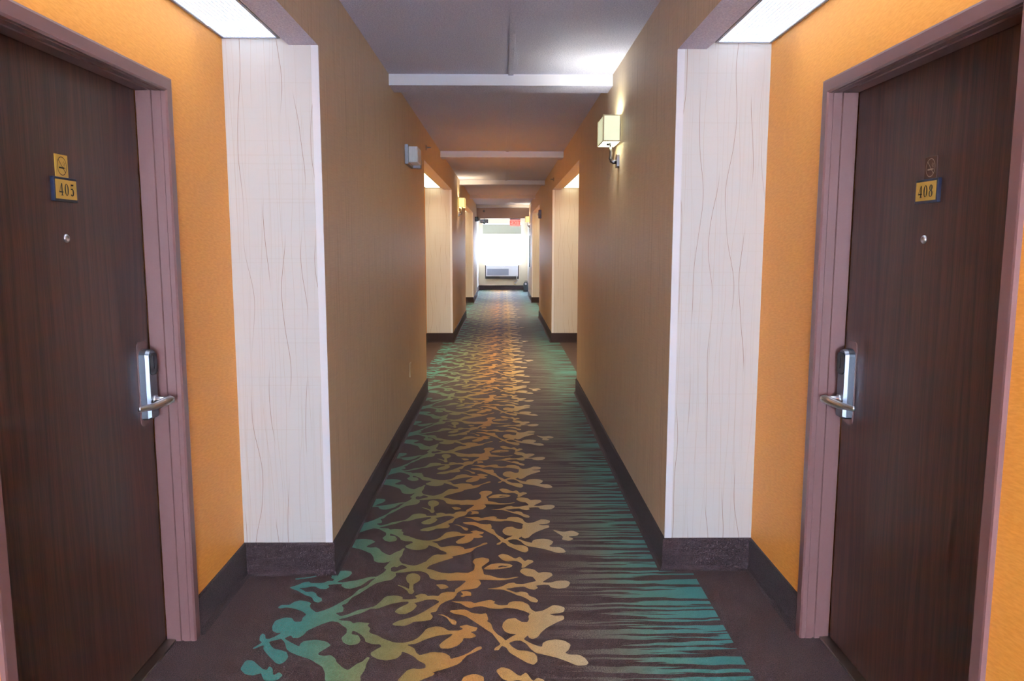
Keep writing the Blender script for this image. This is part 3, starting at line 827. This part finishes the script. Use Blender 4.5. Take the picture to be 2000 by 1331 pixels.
# sprinkler heads
def sprinkler(side, y, z, label):
    root = thing('sprinkler_head', label, 'sprinkler', (side*HW, y, z), R_L if side < 0 else R_R, 'small sidewall sprinklers')
    bm = bmesh.new()
    lathe(bm, [(.030, 0), (.030, .004), (.022, .010), (.012, .012)], Matrix.Rotation(math.pi/2, 4, 'X'))
    link('escutcheon', bm, 'bronze', root, smooth=True)
    bm = bmesh.new()
    tube(bm, [(0, -.010, 0), (0, -.040, 0), (0, -.046, 0)], [.009, .007, .004], 10)
    box(bm, -.016, .016, -.052, -.046, -.004, .004)
    link('nozzle', bm, 'brushed', root)
sprinkler(-1, 7.70, 2.43, 'small sprinkler head on the left wall above the grey emergency light')
sprinkler(1, 11.20, 2.42, 'small sprinkler head on the right wall over the second alcove')
root = thing('sprinkler_head', 'small sprinkler head on the mauve header before the end window', 'sprinkler', (-.54, 22.15, 2.45), 0, 'small sidewall sprinklers')
bm = bmesh.new(); lathe(bm, [(.032, 0), (.032, .004), (.022, .012), (.010, .040)], Matrix.Rotation(math.pi/2, 4, 'X'))
link('nozzle', bm, 'brushed', root, smooth=True)
# fire alarm
root = thing('fire_alarm', 'dark red fire alarm strobe on the right wall past the second alcove', 'fire alarm', (HW, 14.85, 1.985), R_R)
bm = bmesh.new(); box(bm, -.06, .06, -.055, 0, 0, .165, bevel=.006); link('housing', bm, 'red', root)
bm = bmesh.new(); box(bm, -.030, .030, -.070, -.054, .055, .10, bevel=.008); link('strobe_lens', bm, 'grey', root)
# blank cover plate low on the left wall
root = thing('outlet_plate', 'beige outlet cover plate low on the left corridor wall', 'outlet', (-HW, 6.17, .395), R_L)
bm = bmesh.new(); box(bm, -.036, .036, -.006, 0, 0, .116, bevel=.002); link('cover_plate', bm, 'ivory', root)
for zz in (.020, .064):
    bm = bmesh.new(); prism(bm, rounded(0, .016, zz, zz+.030, .008), -.0075, -.005); link('socket', bm, 'ivory', root)
# framed notice / panel on right wall near the end
root = thing('wall_panel', 'narrow dark-edged grey panel on the right wall before the end window', 'panel', (HW, 21.0, .88), R_R)
bm = bmesh.new(); box(bm, -.10, .10, -.022, 0, 0, .86, bevel=.003); link('frame', bm, 'black', root)
bm = bmesh.new(); box(bm, -.085, .085, -.024, -.020, .015, .845); link('face', bm, 'grey', root)
# twin-head emergency light at the far left
root = thing('emergency_light', 'grey emergency light high on the left wall near the far window', 'emergency light', (-HW, 20.90, 2.11), R_L)
bm = bmesh.new(); box(bm, -.14, .14, -.085, 0, 0, .125, bevel=.008); link('housing', bm, 'black', root)
for xx in (-.07, .07):
    bm = bmesh.new(); lathe(bm, [(.038, 0), (.045, .02), (.045, .05), (.036, .055)], Matrix.Translation((xx, -.083, .065)) @ Matrix.Rotation(math.pi/2, 4, 'X'))
    link('lamp_head', bm, 'grey', root, smooth=True)
root = thing('emergency_light', 'dark ceiling-hung box with two lamps left of the exit sign', 'emergency light', (-.545, 22.62, END_CEIL), 0)
bm = bmesh.new(); box(bm, -.012, .012, -.012, .012, -.16, 0); link('stem', bm, 'grey', root)
bm = bmesh.new(); box(bm, -.115, .115, -.03, .03, -.255, -.150, bevel=.006); link('housing', bm, 'black', root)
for xx in (-.06, .06):
    bm = bmesh.new(); lathe(bm, [(.030, 0), (.038, .012), (.036, .030), (.020, .034)], Matrix.Translation((xx, -.03, -.205)) @ Matrix.Rotation(math.pi/2, 4, 'X'))
    link('lamp_head', bm, 'grey', root, smooth=True)
bm = bmesh.new(); lathe(bm, [(.004, -.285), (.02, -.278), (.028, -.255), (.02, -.250)], Matrix.Identity(4)); link('dome', bm, 'black', root, smooth=True)
# exit sign
root = thing('exit_sign', 'lit red EXIT sign hanging in front of the far window', 'exit sign', (.368, 22.62, END_CEIL), 0)
bm = bmesh.new(); lathe(bm, [(.05, -.012), (.05, 0)], Matrix.Identity(4)); box(bm, -.011, .011, -.011, .011, -.10, -.01); link('canopy', bm, 'grey', root)
bm = bmesh.new(); box(bm, -.155, .155, -.03, .03, -.155, -.095, bevel=.005); link('housing', bm, 'grey', root)
bm = bmesh.new(); box(bm, -.15, .15, -.003, .003, -.345, -.155); link('panel', bm, 'exit_panel', root)
curve_text('lettering', 'EXIT', .165, -.0045, 0, -.252, 'exit_red', root, .0012)

# ------------------------------------------------------------------ far end: shade, air conditioner, floor device
root = thing('roller_shade', 'greenish grey roller shade drawn part way over the far window', 'roller shade', (-.0235, Y_END-.02, 2.19), 0)
bm = bmesh.new(); box(bm, -.635, .635, -.002, .0, -.350, -.03); link('cloth', bm, 'roller', root)
bm = bmesh.new(); tube(bm, [(-.64, -.012, -.03), (.64, -.012, -.03)], .022, 14); link('roller', bm, 'white', root)
bm = bmesh.new(); box(bm, -.635, .635, -.008, .004, -.372, -.348, bevel=.003); link('hem_bar', bm, 'white', root)

root = thing('air_conditioner', 'white through-wall air conditioner in a dark surround below the far window', 'air conditioner', (-.025, Y_END, .365), 0)
bm = bmesh.new()
box(bm, -.560, -.530, -.10, 0, 0, .445); box(bm, .530, .560, -.10, 0, 0, .445); box(bm, -.530, .530, -.10, 0, 0, .085)
link('surround', bm, 'darkwood', root)
bm = bmesh.new(); box(bm, -.528, .528, -.20, 0, .086, .440, bevel=.012); body = link('body', bm, 'white', root)
bm = bmesh.new()
for i in range(9): box(bm, -.47, .20, -.206, -.197, .130+i*.022, .142+i*.022)
link('intake_grille', bm, 'grey', root)
bm = bmesh.new(); box(bm, -.49, .22, -.2025, -.198, .118, .335); link('grille_frame', bm, 'grey', root)
bm = bmesh.new()
for i in range(5): box(bm, -.26, .26, -.17+i*.028, -.155+i*.028, .438, .450)
link('air_vent', bm, 'grey', root)
bm = bmesh.new(); box(bm, .27, .50, -.207, -.197, .13, .33, bevel=.004); link('control_door', bm, 'white', root)
bm = bmesh.new()
tube(bm, [(.485, -.215, .13), (.485, -.225, .06), (.475, -.20, .01), (.515, -.16, -.03), (.545, -.08, .0), (.515, -.05, -.07), (.445, -.030, -.13)], .013, 8)
link('power_cord', bm, 'white', root, smooth=True)
root = thing('outlet_plate', 'ivory outlet plate low on the end wall under the air conditioner', 'outlet', (.40, Y_END-.001, .16), 0)
bm = bmesh.new(); box(bm, -.036, .036, -.008, 0, 0, .115, bevel=.002); link('cover_plate', bm, 'ivory', root)
bm = bmesh.new(); box(bm, -.015, .045, -.024, -.007, .045, .09, bevel=.003); link('plug', bm, 'white', root)

root = thing('floor_fan', 'black rounded device with a white spot on the floor beside the far right wall', 'appliance', (.735, 24.15, 0), 0)
bm = bmesh.new(); box(bm, -.085, .085, -.10, .10, 0, .05, bevel=.012); link('base', bm, 'black', root)
bm = bmesh.new()
P = [(-.07, .05)]+[(.085*math.cos(math.radians(a))*.95, .22+.11*math.sin(math.radians(a))) for a in range(180, -1, -15)]+[(.07, .05)]
prism(bm, P, -.08, .08); bmesh.ops.bevel(bm, geom=list(bm.edges), offset=.01, segments=2, affect='EDGES')
link('housing', bm, 'black', root)
bm = bmesh.new(); lathe(bm, [(.036, 0), (.036, .012), (.018, .018)], Matrix.Translation((-.005, -.079, .255)) @ Matrix.Rotation(math.pi/2, 4, 'X'))
link('round_cap', bm, 'white', root, smooth=True)
bm = bmesh.new(); tube(bm, [(-.05, 0, .30), (-.03, 0, .345), (.03, 0, .345), (.05, 0, .30)], .009, 8); link('handle', bm, 'black', root, smooth=True)
